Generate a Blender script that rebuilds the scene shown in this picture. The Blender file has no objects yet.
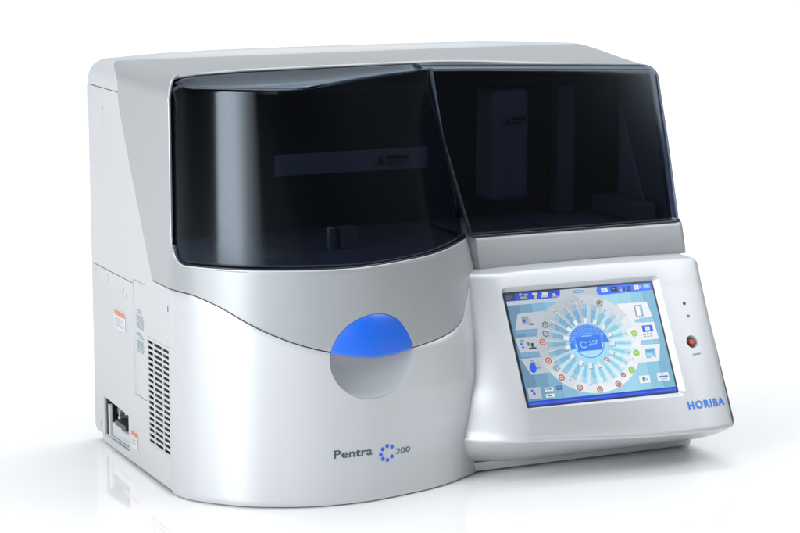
import bpy, bmesh, math, random
import numpy as np
from mathutils import Vector, Matrix
random.seed(7)
R = math.radians
scene = bpy.context.scene
COL = scene.collection

# ------------------------------------------------------------------ helpers
def lin(h):
    h = h.lstrip('#')
    c = [int(h[i:i+2], 16)/255 for i in (0, 2, 4)]
    return tuple(x/12.92 if x <= .04045 else ((x+.055)/1.055)**2.4 for x in c)

def mat(name, color, rough=.4, metal=0., coat=0., bump=None, emit=None, spec=.5, coat_rough=.08, var=None):
    m = bpy.data.materials.new(name); m.use_nodes = True
    nt = m.node_tree; b = nt.nodes['Principled BSDF']
    b.inputs['Base Color'].default_value = (*color, 1)
    b.inputs['Roughness'].default_value = rough
    b.inputs['Metallic'].default_value = metal
    b.inputs['Specular IOR Level'].default_value = spec
    b.inputs['Coat Weight'].default_value = coat
    b.inputs['Coat Roughness'].default_value = coat_rough
    tc = nt.nodes.new('ShaderNodeTexCoord')
    if var:
        n = nt.nodes.new('ShaderNodeTexNoise'); n.inputs['Scale'].default_value = var[0]
        n.inputs['Detail'].default_value = 3
        r = nt.nodes.new('ShaderNodeMapRange')
        r.inputs['To Min'].default_value = 1-var[1]; r.inputs['To Max'].default_value = 1+var[1]
        mx = nt.nodes.new('ShaderNodeVectorMath'); mx.operation = 'SCALE'
        mx.inputs[0].default_value = color
        nt.links.new(tc.outputs['Object'], n.inputs['Vector'])
        nt.links.new(n.outputs['Fac'], r.inputs['Value'])
        nt.links.new(r.outputs['Result'], mx.inputs['Scale'])
        nt.links.new(mx.outputs['Vector'], b.inputs['Base Color'])
    if bump:
        n = nt.nodes.new('ShaderNodeTexNoise'); n.inputs['Scale'].default_value = bump[0]
        n.inputs['Detail'].default_value = 2
        bp = nt.nodes.new('ShaderNodeBump'); bp.inputs['Strength'].default_value = bump[1]
        bp.inputs['Distance'].default_value = .0004
        nt.links.new(tc.outputs['Object'], n.inputs['Vector'])
        nt.links.new(n.outputs['Fac'], bp.inputs['Height'])
        nt.links.new(bp.outputs['Normal'], b.inputs['Normal'])
    if emit:
        b.inputs['Emission Color'].default_value = (*color, 1)
        b.inputs['Emission Strength'].default_value = emit
    return m

M = {}
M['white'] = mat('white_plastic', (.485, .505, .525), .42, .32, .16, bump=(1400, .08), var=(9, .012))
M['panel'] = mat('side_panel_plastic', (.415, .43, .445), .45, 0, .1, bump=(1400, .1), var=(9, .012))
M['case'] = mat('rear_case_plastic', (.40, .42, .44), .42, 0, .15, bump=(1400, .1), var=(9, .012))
M['silver'] = mat('silver_paint', (.33, .35, .365), .42, .35, .12, bump=(2600, .16), var=(2600, .05), coat_rough=.12)
M['dish'] = mat('dish_silver', (.37, .39, .41), .5, .25, .05, bump=(2600, .1))
M['blue'] = mat('blue_lens', lin('#0a5ed2'), .36, 0, .7, coat_rough=.3)
M['dark'] = mat('dark_chassis', (.02, .021, .024), .6)
M['rim'] = mat('black_rim', (.006, .007, .010), .25)
M['inner'] = mat('interior_plastic', (.20, .21, .23), .5)
M['innerlight'] = mat('interior_light_plastic', (.23, .245, .27), .45)
M['black'] = mat('black_plastic', (.012, .014, .018), .35)
M['ink'] = mat('grey_ink', lin('#39495c'), .5)
M['horiba'] = mat('blue_ink', lin('#1f6fd2'), .45)
M['dotblue'] = mat('dot_blue_ink', lin('#1558d8'), .4)
M['orange'] = mat('orange_ink', lin('#c4694f'), .5)
M['orangepale'] = mat('pale_orange_ink', lin('#dfa08c'), .5)
M['label'] = mat('label_paper', (.52, .535, .55), .5)
M['labelink'] = mat('label_ink', lin('#8b969f'), .6)
M['red'] = mat('red_plastic', lin('#b3372c'), .3)
M['steel'] = mat('nickel_steel', (.62, .64, .66), .25, .9)
M['greyled'] = mat('grey_lens', lin('#59646c'), .2)
M['metalgrey'] = mat('grey_bracket', (.45, .48, .51), .4, .2)

def tint_mat():
    m = bpy.data.materials.new('smoked_acrylic'); m.use_nodes = True
    nt = m.node_tree; nt.nodes.clear()
    o = nt.nodes.new('ShaderNodeOutputMaterial')
    mix = nt.nodes.new('ShaderNodeMixShader')
    t = nt.nodes.new('ShaderNodeBsdfTransparent'); t.inputs[0].default_value = (.385, .415, .485, 1)
    g = nt.nodes.new('ShaderNodeBsdfGlossy'); g.inputs['Color'].default_value = (.76, .88, 1, 1)
    g.inputs['Roughness'].default_value = .11
    f = nt.nodes.new('ShaderNodeFresnel'); f.inputs['IOR'].default_value = 1.5
    ge = nt.nodes.new('ShaderNodeNewGeometry'); inv = nt.nodes.new('ShaderNodeMath'); inv.operation = 'SUBTRACT'; inv.inputs[0].default_value = 1
    mu = nt.nodes.new('ShaderNodeMath'); mu.operation = 'MULTIPLY'      # only the outer skin of the pane reflects
    nt.links.new(ge.outputs['Backfacing'], inv.inputs[1]); nt.links.new(inv.outputs[0], mu.inputs[0]); nt.links.new(f.outputs[0], mu.inputs[1])
    nt.links.new(mu.outputs[0], mix.inputs[0]); nt.links.new(t.outputs[0], mix.inputs[1])
    nt.links.new(g.outputs[0], mix.inputs[2]); nt.links.new(mix.outputs[0], o.inputs['Surface'])
    return m
M['tint'] = tint_mat()

ROOT = bpy.data.objects.new('blood_analyser', None); COL.objects.link(ROOT)
ROOT.location = (.38, .1, 0)
ROOT['label'] = 'white and silver benchtop analyser with smoked covers and a blue touchscreen, on glossy white floor'
ROOT['category'] = 'laboratory analyser'

def link(name, me, m=None, parent=ROOT, smooth=None, label=None):
    o = bpy.data.objects.new(name, me); COL.objects.link(o)
    if m is not None:
        for k in (m if isinstance(m, (list, tuple)) else [m]): me.materials.append(k)
    if parent is not None:
        o.parent = parent
        if parent is ROOT: o.matrix_parent_inverse = Matrix.Translation(-ROOT.location)
    if smooth is not None:
        for p in me.polygons: p.use_smooth = True
        try: me.set_sharp_from_angle(angle=R(smooth))
        except Exception: pass
    if label: o['label'] = label
    return o

def mesh(verts, faces, recalc=False, mats=None, weld=0):
    me = bpy.data.meshes.new('m')
    me.from_pydata([tuple(map(float, v)) for v in verts], [], faces)
    if mats: me.polygons.foreach_set('material_index', mats)
    if recalc or weld:
        bm = bmesh.new(); bm.from_mesh(me)
        if weld: bmesh.ops.remove_doubles(bm, verts=bm.verts, dist=weld)
        if recalc: bmesh.ops.recalc_face_normals(bm, faces=bm.faces)
        bm.to_mesh(me); bm.free()
    me.update()
    return me

class MB:
    def __init__(s): s.v = []; s.f = []; s.m = []
    def add(s, vs, fs, mi=0):
        b = len(s.v); s.v += [tuple(v) for v in vs]
        for f in fs: s.f.append(tuple(b+i for i in f)); s.m.append(mi)
    def box(s, lo, hi, mi=0):
        x0, y0, z0 = lo; x1, y1, z1 = hi
        s.add([(x0,y0,z0),(x1,y0,z0),(x1,y1,z0),(x0,y1,z0),(x0,y0,z1),(x1,y0,z1),(x1,y1,z1),(x0,y1,z1)],
              [(0,3,2,1),(4,5,6,7),(0,1,5,4),(1,2,6,5),(2,3,7,6),(3,0,4,7)], mi)
    def cyl(s, c, ax, r, h, n=24, mi=0, r2=None):
        ax = Vector(ax).normalized(); a = ax.orthogonal().normalized(); b = ax.cross(a); c = Vector(c)
        r2 = r if r2 is None else r2
        v = []
        for k, rr in ((0, r), (h, r2)):
            for i in range(n):
                t = 2*math.pi*i/n; v.append(c+ax*k+(a*math.cos(t)+b*math.sin(t))*rr)
        f = [(i, (i+1) % n, n+(i+1) % n, n+i) for i in range(n)]
        f += [tuple(range(n-1, -1, -1)), tuple(range(n, 2*n))]
        s.add(v, f, mi)
    def grid(s, fn, nu, nv, mi=0, flip=False):
        b = len(s.v)
        for i in range(nu+1):
            for j in range(nv+1): s.v.append(tuple(fn(i/nu, j/nv)))
        for i in range(nu):
            for j in range(nv):
                q = (b+i*(nv+1)+j, b+(i+1)*(nv+1)+j, b+(i+1)*(nv+1)+j+1, b+i*(nv+1)+j+1)
                s.f.append(q[::-1] if flip else q); s.m.append(mi)
    def obj(s, name, m, parent=ROOT, smooth=None, bevel=0, recalc=False, label=None, weld=0, solid=0, offset=-1, seg=2):
        me = mesh(s.v, s.f, recalc, None if weld else s.m, weld)
        o = link(name, me, m, parent, smooth, label)
        if solid:
            k = o.modifiers.new('solid', 'SOLIDIFY'); k.thickness = solid; k.offset = offset
        if bevel:
            k = o.modifiers.new('bev', 'BEVEL'); k.width = bevel; k.segments = seg; k.limit_method = 'ANGLE'; k.angle_limit = R(35)
            k.harden_normals = False
        return o

def shell(name, outer, inner, nu, nv, m, parent=ROOT, smooth=40):
    """closed solid between an outer and an inner grid"""
    v = []; f = []
    for fn in (outer, inner):
        for i in range(nu+1):
            for j in range(nv+1): v.append(fn(i/nu, j/nv))
    N = (nu+1)*(nv+1); I = lambda k, i, j: k*N+i*(nv+1)+j
    for i in range(nu):
        for j in range(nv):
            f.append((I(0,i,j), I(0,i+1,j), I(0,i+1,j+1), I(0,i,j+1)))
            f.append((I(1,i,j), I(1,i,j+1), I(1,i+1,j+1), I(1,i+1,j)))
    for i in range(nu):
        f.append((I(0,i,0), I(1,i,0), I(1,i+1,0), I(0,i+1,0)))
        f.append((I(0,i,nv), I(0,i+1,nv), I(1,i+1,nv), I(1,i,nv)))
    for j in range(nv):
        f.append((I(0,0,j), I(0,0,j+1), I(1,0,j+1), I(1,0,j)))
        f.append((I(0,nu,j), I(1,nu,j), I(1,nu,j+1), I(0,nu,j+1)))
    return link(name, mesh(v, f, True), m, parent, smooth)

def flat(name, outer, holes, thick, bevel, m, frame, parent=ROOT, label=None):
    """flat plate from a 2D outline with holes; frame maps local xyz to world"""
    cu = bpy.data.curves.new(name, 'CURVE'); cu.dimensions = '2D'; cu.fill_mode = 'BOTH'
    for pts in [outer]+holes:
        sp = cu.splines.new('POLY'); sp.points.add(len(pts)-1); sp.use_cyclic_u = True
        for i, p in enumerate(pts): sp.points[i].co = (p[0], p[1], 0, 1)
    cu.extrude = max(thick/2-bevel, 0); cu.bevel_depth = bevel; cu.bevel_resolution = 2; cu.offset = -bevel
    t = bpy.data.objects.new('t', cu); COL.objects.link(t)
    bpy.context.view_layer.update()
    dg = bpy.context.evaluated_depsgraph_get()
    me = bpy.data.meshes.new_from_object(t.evaluated_get(dg))
    bpy.data.objects.remove(t); bpy.data.curves.remove(cu)
    me.transform(frame); me.materials.clear()
    bm = bmesh.new(); bm.from_mesh(me); bmesh.ops.remove_doubles(bm, verts=bm.verts, dist=1e-6)
    bmesh.ops.recalc_face_normals(bm, faces=bm.faces); bm.to_mesh(me); bm.free()
    return link(name, me, m, parent, 40, label)
# left side plane: local x -> world Y, local y -> world Z, local z -> world -X (outwards)
def side_frame(x): return Matrix(((0,0,-1,x),(1,0,0,0),(0,1,0,0),(0,0,0,1)))

def rrect(x0, y0, x1, y1, r, n=5):
    out = []
    for cx, cy, a in ((x1-r,y1-r,0),(x0+r,y1-r,90),(x0+r,y0+r,180),(x1-r,y0+r,270)):
        for k in range(n+1):
            t = R(a+90*k/n); out.append((cx+r*math.cos(t), cy+r*math.sin(t)))
    return out

def apply_mods(o):
    bpy.context.view_layer.update()
    dg = bpy.context.evaluated_depsgraph_get()
    me = bpy.data.meshes.new_from_object(o.evaluated_get(dg))
    old = o.data; o.modifiers.clear(); o.data = me; bpy.data.meshes.remove(old)

def cut(o, cutter):
    b = o.modifiers.new('b', 'BOOLEAN'); b.operation = 'DIFFERENCE'; b.solver = 'EXACT'; b.object = cutter
    apply_mods(o)
    for p in o.data.polygons: p.use_smooth = True
    o.data.set_sharp_from_angle(angle=R(32))

def text_mesh(body, size, bold=0., depth=.0002, sx=1., align='LEFT', space=1.):
    cu = bpy.data.curves.new('txt', 'FONT'); cu.body = body; cu.size = size; cu.offset = bold*size
    cu.align_x = align; cu.space_character = space; cu.resolution_u = 4
    t = bpy.data.objects.new('t', cu); COL.objects.link(t)
    bpy.context.view_layer.update(); dg = bpy.context.evaluated_depsgraph_get()
    me = bpy.data.meshes.new_from_object(t.evaluated_get(dg))
    bpy.data.objects.remove(t); bpy.data.curves.remove(cu)
    vs = [(v.co.x*sx, v.co.y) for v in me.vertices]; fs = [tuple(p.vertices) for p in me.polygons]
    bpy.data.meshes.remove(me)
    return vs, fs

# ------------------------------------------------------------------ drum footprint
LF = [(0,.035),(0,.0),(.004,-.024),(.019,-.052),(.057,-.093),(.101,-.119),(.149,-.136),(.205,-.141)]
R0 = [(.262,-.133),(.327,-.115),(.371,-.092),(.412,-.064),(.440,-.020),(.446,.035)]
RL = [(.262,-.132),(.327,-.115),(.370,-.094),(.398,-.064),(.425,-.018),(.440,.035)]
RN = [(.262,-.134),(.326,-.125),(.368,-.108),(.394,-.076),(.422,-.020),(.444,.035)]
RM = [(.262,-.134),(.327,-.126),(.374,-.108),(.399,-.072),(.428,-.015),(.447,.035)]
RH = [(.262,-.132),(.327,-.121),(.374,-.099),(.403,-.063),(.431,-.010),(.447,.035)]
R2 = [(.262,-.128),(.325,-.103),(.370,-.073),(.408,-.038),(.435,-.001),(.445,.035)]
R1 = [(.262,-.124),(.322,-.094),(.368,-.056),(.406,-.016),(.428,.012),(.436,.035)]
KZ = (0,.05,.10,.14,.185,.258,.305)
KF = [np.array(LF+r) for r in (R0, RL, RN, RM, RH, R2, R1)]
NC = len(KF[0])-1
def cr(P, t):
    n = len(P)-1; x = t*n; i = int(min(max(math.floor(x), 0), n-1)); f = x-i
    p0 = P[max(i-1,0)]; p1 = P[i]; p2 = P[i+1]; p3 = P[min(i+2,n)]
    return .5*((2*p1)+(p2-p0)*f+(2*p0-5*p1+4*p2-p3)*f*f+(3*p1-p0-3*p2+p3)*f**3)
def F(t, z):
    z = min(max(z, 0), .305)
    for i in range(6):
        if z <= KZ[i+1] or i == 5:
            a = (z-KZ[i])/(KZ[i+1]-KZ[i]); P = KF[i]*(1-a)+KF[i+1]*a; break
    return cr(P, t)
_ts = np.linspace(.09, .93, 260)
def t_of_x(x, z):
    xs = [F(t, z)[0] for t in _ts]
    return float(np.interp(x, xs, _ts))
_cache = {}
def surfY(x, z):
    k = round(z*2000)
    if k not in _cache:
        P = np.array([F(t, k/2000) for t in _ts]); _cache[k] = (P[:,0], P[:,1])
    return float(np.interp(x, *_cache[k]))
T0 = 1/NC     # where the drum starts on the left wall (Y = 0)

SM_t = [.07,.107,.152,.21,.243,.276,.302,.336,.369,.407,.445,.483,.517,.56,.607,.645,.700,.740,.772,.797,.820,.845,.88,1]
SM_z = [.2695,.2700,.2700,.269,.2645,.256,.246,.234,.224,.214,.206,.199,.193,.1885,.189,.1935,.2005,.2070,.2155,.2270,.2400,.2530,.264,.268]
def smile(t):
    return float(np.interp(t, SM_t, SM_z))
def smile_s(t):          # smoothed
    return sum(smile(t+d) for d in (-.012,-.006,0,.006,.012))/5

CEN = np.array([.215,.11])
def inn(p, k): return CEN+(p-CEN)*k

# ---------- lower white drum body
ZB = .0018
def rng(t0, t1, u): return t0+(t1-t0)*u
def body_outer(u, v):
    t = rng(T0, 1, u); top = smile_s(t)-.0008
    z = ZB+(top-ZB)*v
    p = F(t, z)
    # tuck the foot under with a small radius
    k = 1-.007*max(0, 1-(z-ZB)/.005)**2 - .004*max(0, 1-(top-z)/.0012)**2
    p = inn(p, k)
    return (max(p[0], .0004), p[1], z)
def body_inner(u, v):
    t = rng(T0, 1, u); top = smile_s(t)-.0008
    z = ZB+(top-ZB)*v; p = inn(F(t, z), .72); return (p[0], p[1], z)
drum_body = shell('lower_front_body', body_outer, body_inner, 200, 60, M['white'])

# ---------- silver band above the smile line
def ztop(t):
    # rises in a rounded corner towards the side wall
    p = F(t, .305); d = max(0., 0.028-math.hypot(p[0]-.0, p[1]-(-.010))) if t < .3 else 0.
    return .3035+ (.024-math.sqrt(max(.024**2-min(d,.024)**2, 0)) if d > 0 else 0)
def band_outer(u, v):
    t = rng(T0, .975, u); lo = smile_s(t)+.0008; hi = ztop(t)
    z = lo+(hi-lo)*v; p = F(t, z)
    k = 1.0025-.004*max(0, 1-(hi-z)/.0015)**2-.006*max(0, 1-(z-lo)/.0012)**2
    p = inn(p, k); return (max(p[0], -.0006), p[1], z)
def band_inner(u, v):
    t = rng(T0, .975, u); lo = smile_s(t)+.0008; hi = ztop(t)
    z = lo+(hi-lo)*v; p = inn(F(t, z), .72); return (p[0], p[1], z)
drum_band = shell('silver_front_band', band_outer, band_inner, 200, 40, M['silver'])

# dark gap core behind the smile line
for ta, tb in ((T0, t_of_x(.1595, .19)), (t_of_x(.2845, .19), .96)):
    mb = MB(); mb.grid(lambda u, v: (*inn(F(rng(ta, tb, u), smile_s(rng(ta, tb, u))), .975), smile_s(rng(ta, tb, u))+(v-.5)*.02), 80, 2)
    mb.obj('shadow_gap', M['dark'], smooth=40, solid=.004, offset=0)

# ---------- grip dish + blue lens
DC = (.222, .189); DR = .0550; KXD = 1.10; dep = .0125
AZ = math.atan2(surfY(DC[0]+DR*KXD, DC[1])-surfY(DC[0]-DR*KXD, DC[1]), 2*DR*KXD)
DN = Vector((math.sin(AZ), -math.cos(AZ), 0)); DT = Vector((math.cos(AZ), math.sin(AZ), 0))
D0 = Vector((DC[0], (surfY(DC[0]+DR*KXD, DC[1])+surfY(DC[0]-DR*KXD, DC[1]))/2, DC[1]))
def dpt(a, b, h): return D0+DT*a*KXD+Vector((0,0,1))*b+DN*h
def bowl(r): return -dep*(1-(r/DR)**2)**.8-.0012
cb = MB(); NA = 120; prf = [(DR*math.sin(k/14*math.pi/2), bowl(min(DR*math.sin(k/14*math.pi/2), DR*.99999))) for k in range(1, 15)]+[(DR, .06)]
vv = [dpt(0,0,bowl(0))]; ff = []
for r, h in prf: vv += [dpt(r*math.cos(2*math.pi*k/NA), r*math.sin(2*math.pi*k/NA), h) for k in range(NA)]
ff += [(0, 1+k, 1+(k+1) % NA) for k in range(NA)]
for i in range(len(prf)-1):
    for k in range(NA): ff.append((1+i*NA+k, 1+(i+1)*NA+k, 1+(i+1)*NA+(k+1) % NA, 1+i*NA+(k+1) % NA))
ff.append(tuple(1+(len(prf)-1)*NA+k for k in range(NA)))
cutter = link('c', mesh(vv, ff, True), None, None)
cut(drum_body, cutter); cut(drum_band, cutter)
bpy.data.objects.remove(cutter)
mb = MB()
mb.grid(lambda u, v: dpt(DR*.999*v*math.cos(2*math.pi*u), DR*.999*v*math.sin(2*math.pi*u), bowl(DR*.999*v)+.0004), 96, 30)
mb.obj('grip_dish', M['dish'], smooth=60, weld=1e-6)
_za = np.linspace(-DR, DR, 60); _zz = [smile_s(t_of_x(DC[0]+KXD*a*math.cos(AZ), .19)) for a in _za]
def lens_fn(u, v, off=0):
    a = (DR-.0008)*math.sin((u-.5)*math.pi)
    hi = DC[1]+math.sqrt(max((DR-.0006)**2-a*a, 0)); lo = min(float(np.interp(a, _za, _zz))-.0003, hi)
    z = lo+(hi-lo)*v; r2 = min((a*a+(z-DC[1])**2)/DR**2, 1); e = max(0, 1-r2)
    x = DC[0]+KXD*a*math.cos(AZ); h = (D0.y+KXD*a*math.sin(AZ))-surfY(x, z)
    low = 1-max(0, 1-(z-lo)/.003)**2*.35
    return tuple(dpt(a, z-DC[1], h+(.0095*e**.8)*low-.0006-off))
lens = shell('blue_lens', lambda u, v: lens_fn(u, v), lambda u, v: lens_fn(u, v, .0075), 90, 40, M['blue'], smooth=50)
lens['label'] = 'glossy blue half-moon lens above the round grip'

# ---------- logo lettering on the drum
def on_drum(vs, x0, z0, lift=.0004, slope=0.):
    out = []
    for x, y in vs:
        X = x0+x; Z = z0+y+slope*x
        out.append((X, surfY(X, Z)-lift, Z))
    return out
vs, fs = text_mesh('Pentra', .0150, bold=.018, sx=1.16, space=1.02)
w = max(x for x, _ in vs); vs = [(x/w*.0535, y) for x, y in vs]
mb = MB(); mb.add(on_drum(vs, .1655, .0628), fs); mb.obj('name_lettering', M['ink'], label='dark grey "Pentra" lettering')
vs, fs = text_mesh('200', .0104, bold=.006, sx=1.15)
w = max(x for x, _ in vs); vs = [(x/w*.0225, y) for x, y in vs]
mb = MB(); mb.add(on_drum(vs, .2545, .0578), fs); mb.obj('model_number', M['ink'], label='dark grey "200" numerals')
for k, (dx, dy) in enumerate([(0,56),(-39,36),(-55,-4),(-37,-40),(3,-56),(42,-34),(42,43)]):
    mb = MB(); c = (.2415+dx*.000175, .0612+dy*.000165)
    pts = [(0,0)]+[(.0027*math.cos(R(a)), .0027*math.sin(R(a))) for a in range(0, 360, 20)]
    P = on_drum(pts, c[0], c[1]); mb.add(P, [(0, i, i % 18+1) for i in range(1, 19)])
    mb.obj('logo_dot', M['dotblue'])

# ------------------------------------------------------------------ hood section
XW = .760; RA = .03; RB = .022; ZT = .538
XE = [0,.003,.010,.027,.068,.133,.218,.30,.42,.50,.60,.70,.745,.76]
YE = [-.010,-.006,.006,.033,.064,.086,.092,.098,.104,.100,.098,.095,.094,.092]
def yedge(x): return float(np.interp(x, XE, YE))
def sstep(a, b, x):
    x = min(max((x-a)/(b-a), 0), 1); return x*x*(3-2*x)
def ztopsurf(x, y):
    return ZT-.014*sstep(.40, .74, x)*sstep(.30, .08, y)-.002*sstep(.25,.05,y)
def sec(s, y):
    """hood cross-section: s 0..1 from the left wall over the top to the right wall"""
    if s < .05: return (0, y, .503+(ZT-RA-.503)*s/.05)
    if s < .2:
        a = (s-.05)/.15*math.pi/2; ca, sa = math.cos(a)**.83 if a < 1.5707 else 0, math.sin(a)**.83 if a > 1e-9 else 0; return (RA-RA*ca, y, ZT-RA+RA*sa+(ztopsurf(RA*(1-ca), y)-ZT)*sa)
    if s < .8:
        x = RA+(XW-RA-RB)*(s-.2)/.6; return (x, y, ztopsurf(x, y))
    if s < .95:
        a = (s-.8)/.15*math.pi/2; x = XW-RB+RB*math.sin(a)
        return (x, y, ztopsurf(x, y)-RB+RB*math.cos(a))
    return (XW, y, (ztopsurf(XW, y)-RB)*(1-(s-.95)/.05)+.27*(s-.95)/.05)
def hump(x): return float(np.interp(x, [0,.03,.10,.2,.35,.5,.6,.70,.76], [0,.0005,.0045,.0065,.0065,.0058,.0045,.0,-.002]))
def slant(z):     # rear edge of the silver on the side walls
    return float(np.interp(z, [.27,.2722,.455,.478,.495,.5075,.54], [.0655,.0665,.174,.186,.1915,.192,.192]))
def yback(s):
    if s <= .05: return .192
    if s < .2: return .192+.078*sstep(.05, .21, s)
    if s < .8: return .270
    if s < .95: return .27-.078*sstep(.8, .95, s)
    z = .493*(1-(s-.95)/.05)+.27*(s-.95)/.05; return slant(z)
def lean(z): return -.002+(z-.309)*.30     # right cover front plane
def yfront(s):
    if s <= .8: return yedge(sec(s, .1)[0])
    if s < .95: return yedge(sec(s, .1)[0])
    z = .493*(1-(s-.95)/.05)+.27*(s-.95)/.05; return lean(z)+.030

mb = MB()
def g2(u, v):
    s = .05+.95*u; y = yback(s)+(yfront(s)-yback(s))*v
    p = sec(s, y)
    dip = .0018*max(0, 1-v*60)**2+.0018*max(0, 1-(1-v)*40)**2
    return (p[0], p[1], p[2]-dip if .15 < s < .9 else p[2])
mb.grid(g2, 260, 48)
# left wall of the silver hood
def lip(z):
    y = -.010
    return y
def g1(u, v):
    z = .2705+(ZT-RA-.2705)*u
    y0 = slant(z); y1 = lip(z) if z > .31 else -.0002
    return (0, y0+(y1-y0)*v, z)
mb.grid(g1, 60, 48)
hood = mb.obj('silver_hood', M['silver'], smooth=40, recalc=False, weld=1e-5)
bm = bmesh.new(); bm.from_mesh(hood.data); bmesh.ops.recalc_face_normals(bm, faces=bm.faces)
# make sure normals point outwards (up on the top)
up = sum(f.normal.z*f.calc_area() for f in bm.faces)
if up < 0: bmesh.ops.reverse_faces(bm, faces=bm.faces)
bm.to_mesh(hood.data); bm.free()
for p in hood.data.polygons: p.use_smooth = True
hood.data.set_sharp_from_angle(angle=R(40))
k = hood.modifiers.new('s', 'SOLIDIFY'); k.thickness = .003; k.offset = -1

# rear case
YR = .327
mb = MB()
def g4(u, v):
    s = u; yb = yback(s)+.0009
    Rr = .022
    if s < .05 or s > .95: Rr = .004
    elif s < .2: Rr = .004+.018*(s-.05)/.15
    elif s > .8: Rr = .004+.018*(.95-s)/.15
    if v < .6:
        p = sec(s, yb+(YR-Rr-yb)*v/.6)
        if .05 < s < .95: p = (p[0], p[1], p[2]+hump(p[0])*sstep(0, .5, v))
        return p
    a = (v-.6)/.4*math.pi/2; y = YR-Rr+Rr*math.sin(a); d = Rr*(1-math.cos(a))
    p = list(sec(s, y)); p[2] += hump(p[0]) if .05 < s < .95 else 0
    nx = 0; nz = 0
    if s < .05: nx = 1
    elif s < .2: b = (s-.05)/.15*math.pi/2; nx = math.cos(b); nz = -math.sin(b)
    elif s < .8: nz = -1
    elif s < .95: b = (s-.8)/.15*math.pi/2; nx = -math.sin(b); nz = -math.cos(b)
    else: nx = -1
    return (p[0]+nx*d, y, p[2]+nz*d)
mb.grid(g4, 220, 30)
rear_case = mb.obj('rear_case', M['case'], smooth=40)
bm = bmesh.new(); bm.from_mesh(rear_case.data)
if sum(f.normal.z*f.calc_area() for f in bm.faces) < 0: bmesh.ops.reverse_faces(bm, faces=bm.faces)
bm.to_mesh(rear_case.data); bm.free()
k = rear_case.modifiers.new('s', 'SOLIDIFY'); k.thickness = .003; k.offset = -1
# rear plate, right wall, inner core
mb = MB(); mb.box((.004,.318,.02), (.756,.3268,.520)); mb.obj('rear_plate', M['panel'], bevel=.003)
mb = MB(); mb.box((.7300,.03,.006), (.7330,.318,.262)); mb.obj('right_side_panel', M['panel'], bevel=.0012)
mb = MB(); mb.box((.050,.04,.012), (.729,.316,.299)); mb.box((.006,.180,.30), (.750,.316,.505)); mb.box((.0066,.03,.012), (.05,.17,.262)); mb.box((.0066,.03,.262), (.05,.06,.299)); mb.box((.0066,.295,.02),(.05,.316,.30)); mb.box((.0066,.17,.078), (.05,.30,.30))
mb.obj('inner_chassis', M['dark'])
mb = MB(); mb.box((.03,.10,.500),(.735,.26,.504)); mb.obj('hood_liner', M['dark'])

# ------------------------------------------------------------------ left side panels
vent_outer = rrect(.0035,.0475,.0930,.1920,.002,3)
strip = (.0968,.1025,.1462,.2588)
def P(*a): return list(a)
outline = P((.0008,.005),(.1765,.005),(.1765,.0655),(.2850,.0700),(.2850,.0145),(.3170,.0145),(.3235,.0175),(.3268,.0240),
            (.3268,.2524),(.1475,.2524),(.1475,.2535),(.3268,.2535),(.3268,.5018),(.1918,.5018),(.1905,.4900),(.1850,.4750),(.1730,.4540),
            (.0660,.2712),(.0655,.2690),(.0008,.2690))
# the key-hole slots near the top and the latch slot in the rear strip
k1 = rrect(.2612,.4800,.2632,.4870,.0009,4)
k2 = rrect(.2965,.0215,.3010,.0330,.0012,3)
k3 = rrect(.3065,.2385,.3090,.2470,.001,3)
k4 = rrect(.2520,.2320,.2542,.2490,.001,3)
k5 = rrect(.1850,.2300,.1878,.2390,.001,3); k6 = rrect(.1740,.2270,.1765,.2330,.001,3)
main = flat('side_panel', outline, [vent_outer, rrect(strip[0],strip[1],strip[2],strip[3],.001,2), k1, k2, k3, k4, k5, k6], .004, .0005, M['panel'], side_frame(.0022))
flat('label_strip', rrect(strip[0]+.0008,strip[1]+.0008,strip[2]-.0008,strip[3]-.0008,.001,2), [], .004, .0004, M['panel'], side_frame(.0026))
slots = []
for i in range(19):
    z = .1855-i*.00738
    for a, b in ((.0068,.0305),(.0335,.0655),(.0688,.0895)):
        slots.append(rrect(a, z-.0021, b, z+.0021, .0004, 1))
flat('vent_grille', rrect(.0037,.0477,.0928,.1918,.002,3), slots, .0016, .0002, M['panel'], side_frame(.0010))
# screws / clip dimples
for (y, z) in ((.0075,.2425),(.2635,.4745)):
    mb = MB(); mb.cyl((.0008, y, z-.001), (-1,0,0), .0058, .0008, 28, 0, .0048); mb.obj('screw_cap', M['white'], smooth=30)
    mb = MB(); mb.box((-.0005, y-.0028, z-.0035), (-.0001, y-.0012, z+.004)); mb.obj('screw_slot', M['ink'])

def side_sticker(name, y0, z0, y1, z1, head, lines, label, warn=True):
    """y0 is the edge nearer the front"""
    x = -.0002
    mb = MB(); mb.box((x-.0003,y0,z0),(x,y1,z1)); t = mb.obj(name, M['label'], label=label)
    if warn:
        m2 = MB(); m2.box((x-.0006,y0+.002,z1-head),(x-.0003,y1-.002,z1-.0015)); q = m2.obj('warning_bar', M['orange'], parent=t)
        vs, fs = text_mesh('WARNING', .0062, bold=.01); w = max(a for a, _ in vs); W = (y1-y0)-.010
        m3 = MB(); m3.add([(x-.0008, y1-.005-a/w*W, z1-head+.0012+b) for a, b in vs], fs); m3.obj('warning_word', M['orangepale'], parent=t)
    m4 = MB()
    for i, (zz, a, b) in enumerate(lines):
        c = a
        while c < b:
            l = random.uniform(.04,.14); e = min(c+l, b)
            m4.box((x-.0005, y1-.003-e*(y1-y0-.006), z1-zz-.0011), (x-.0003, y1-.003-c*(y1-y0-.006), z1-zz)); c = e+.03
    m4.obj('fine_print', M['labelink'], parent=t)
    return t
side_sticker('warning_label', .1800,.1790,.2270,.2055,.0078,[(.0115,0,.8),(.014,0,.9),(.0165,.0,.75),(.0200,.0,1),(.0225,0,.9)], 'white warning label with an orange bar on the rear side panel')
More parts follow.
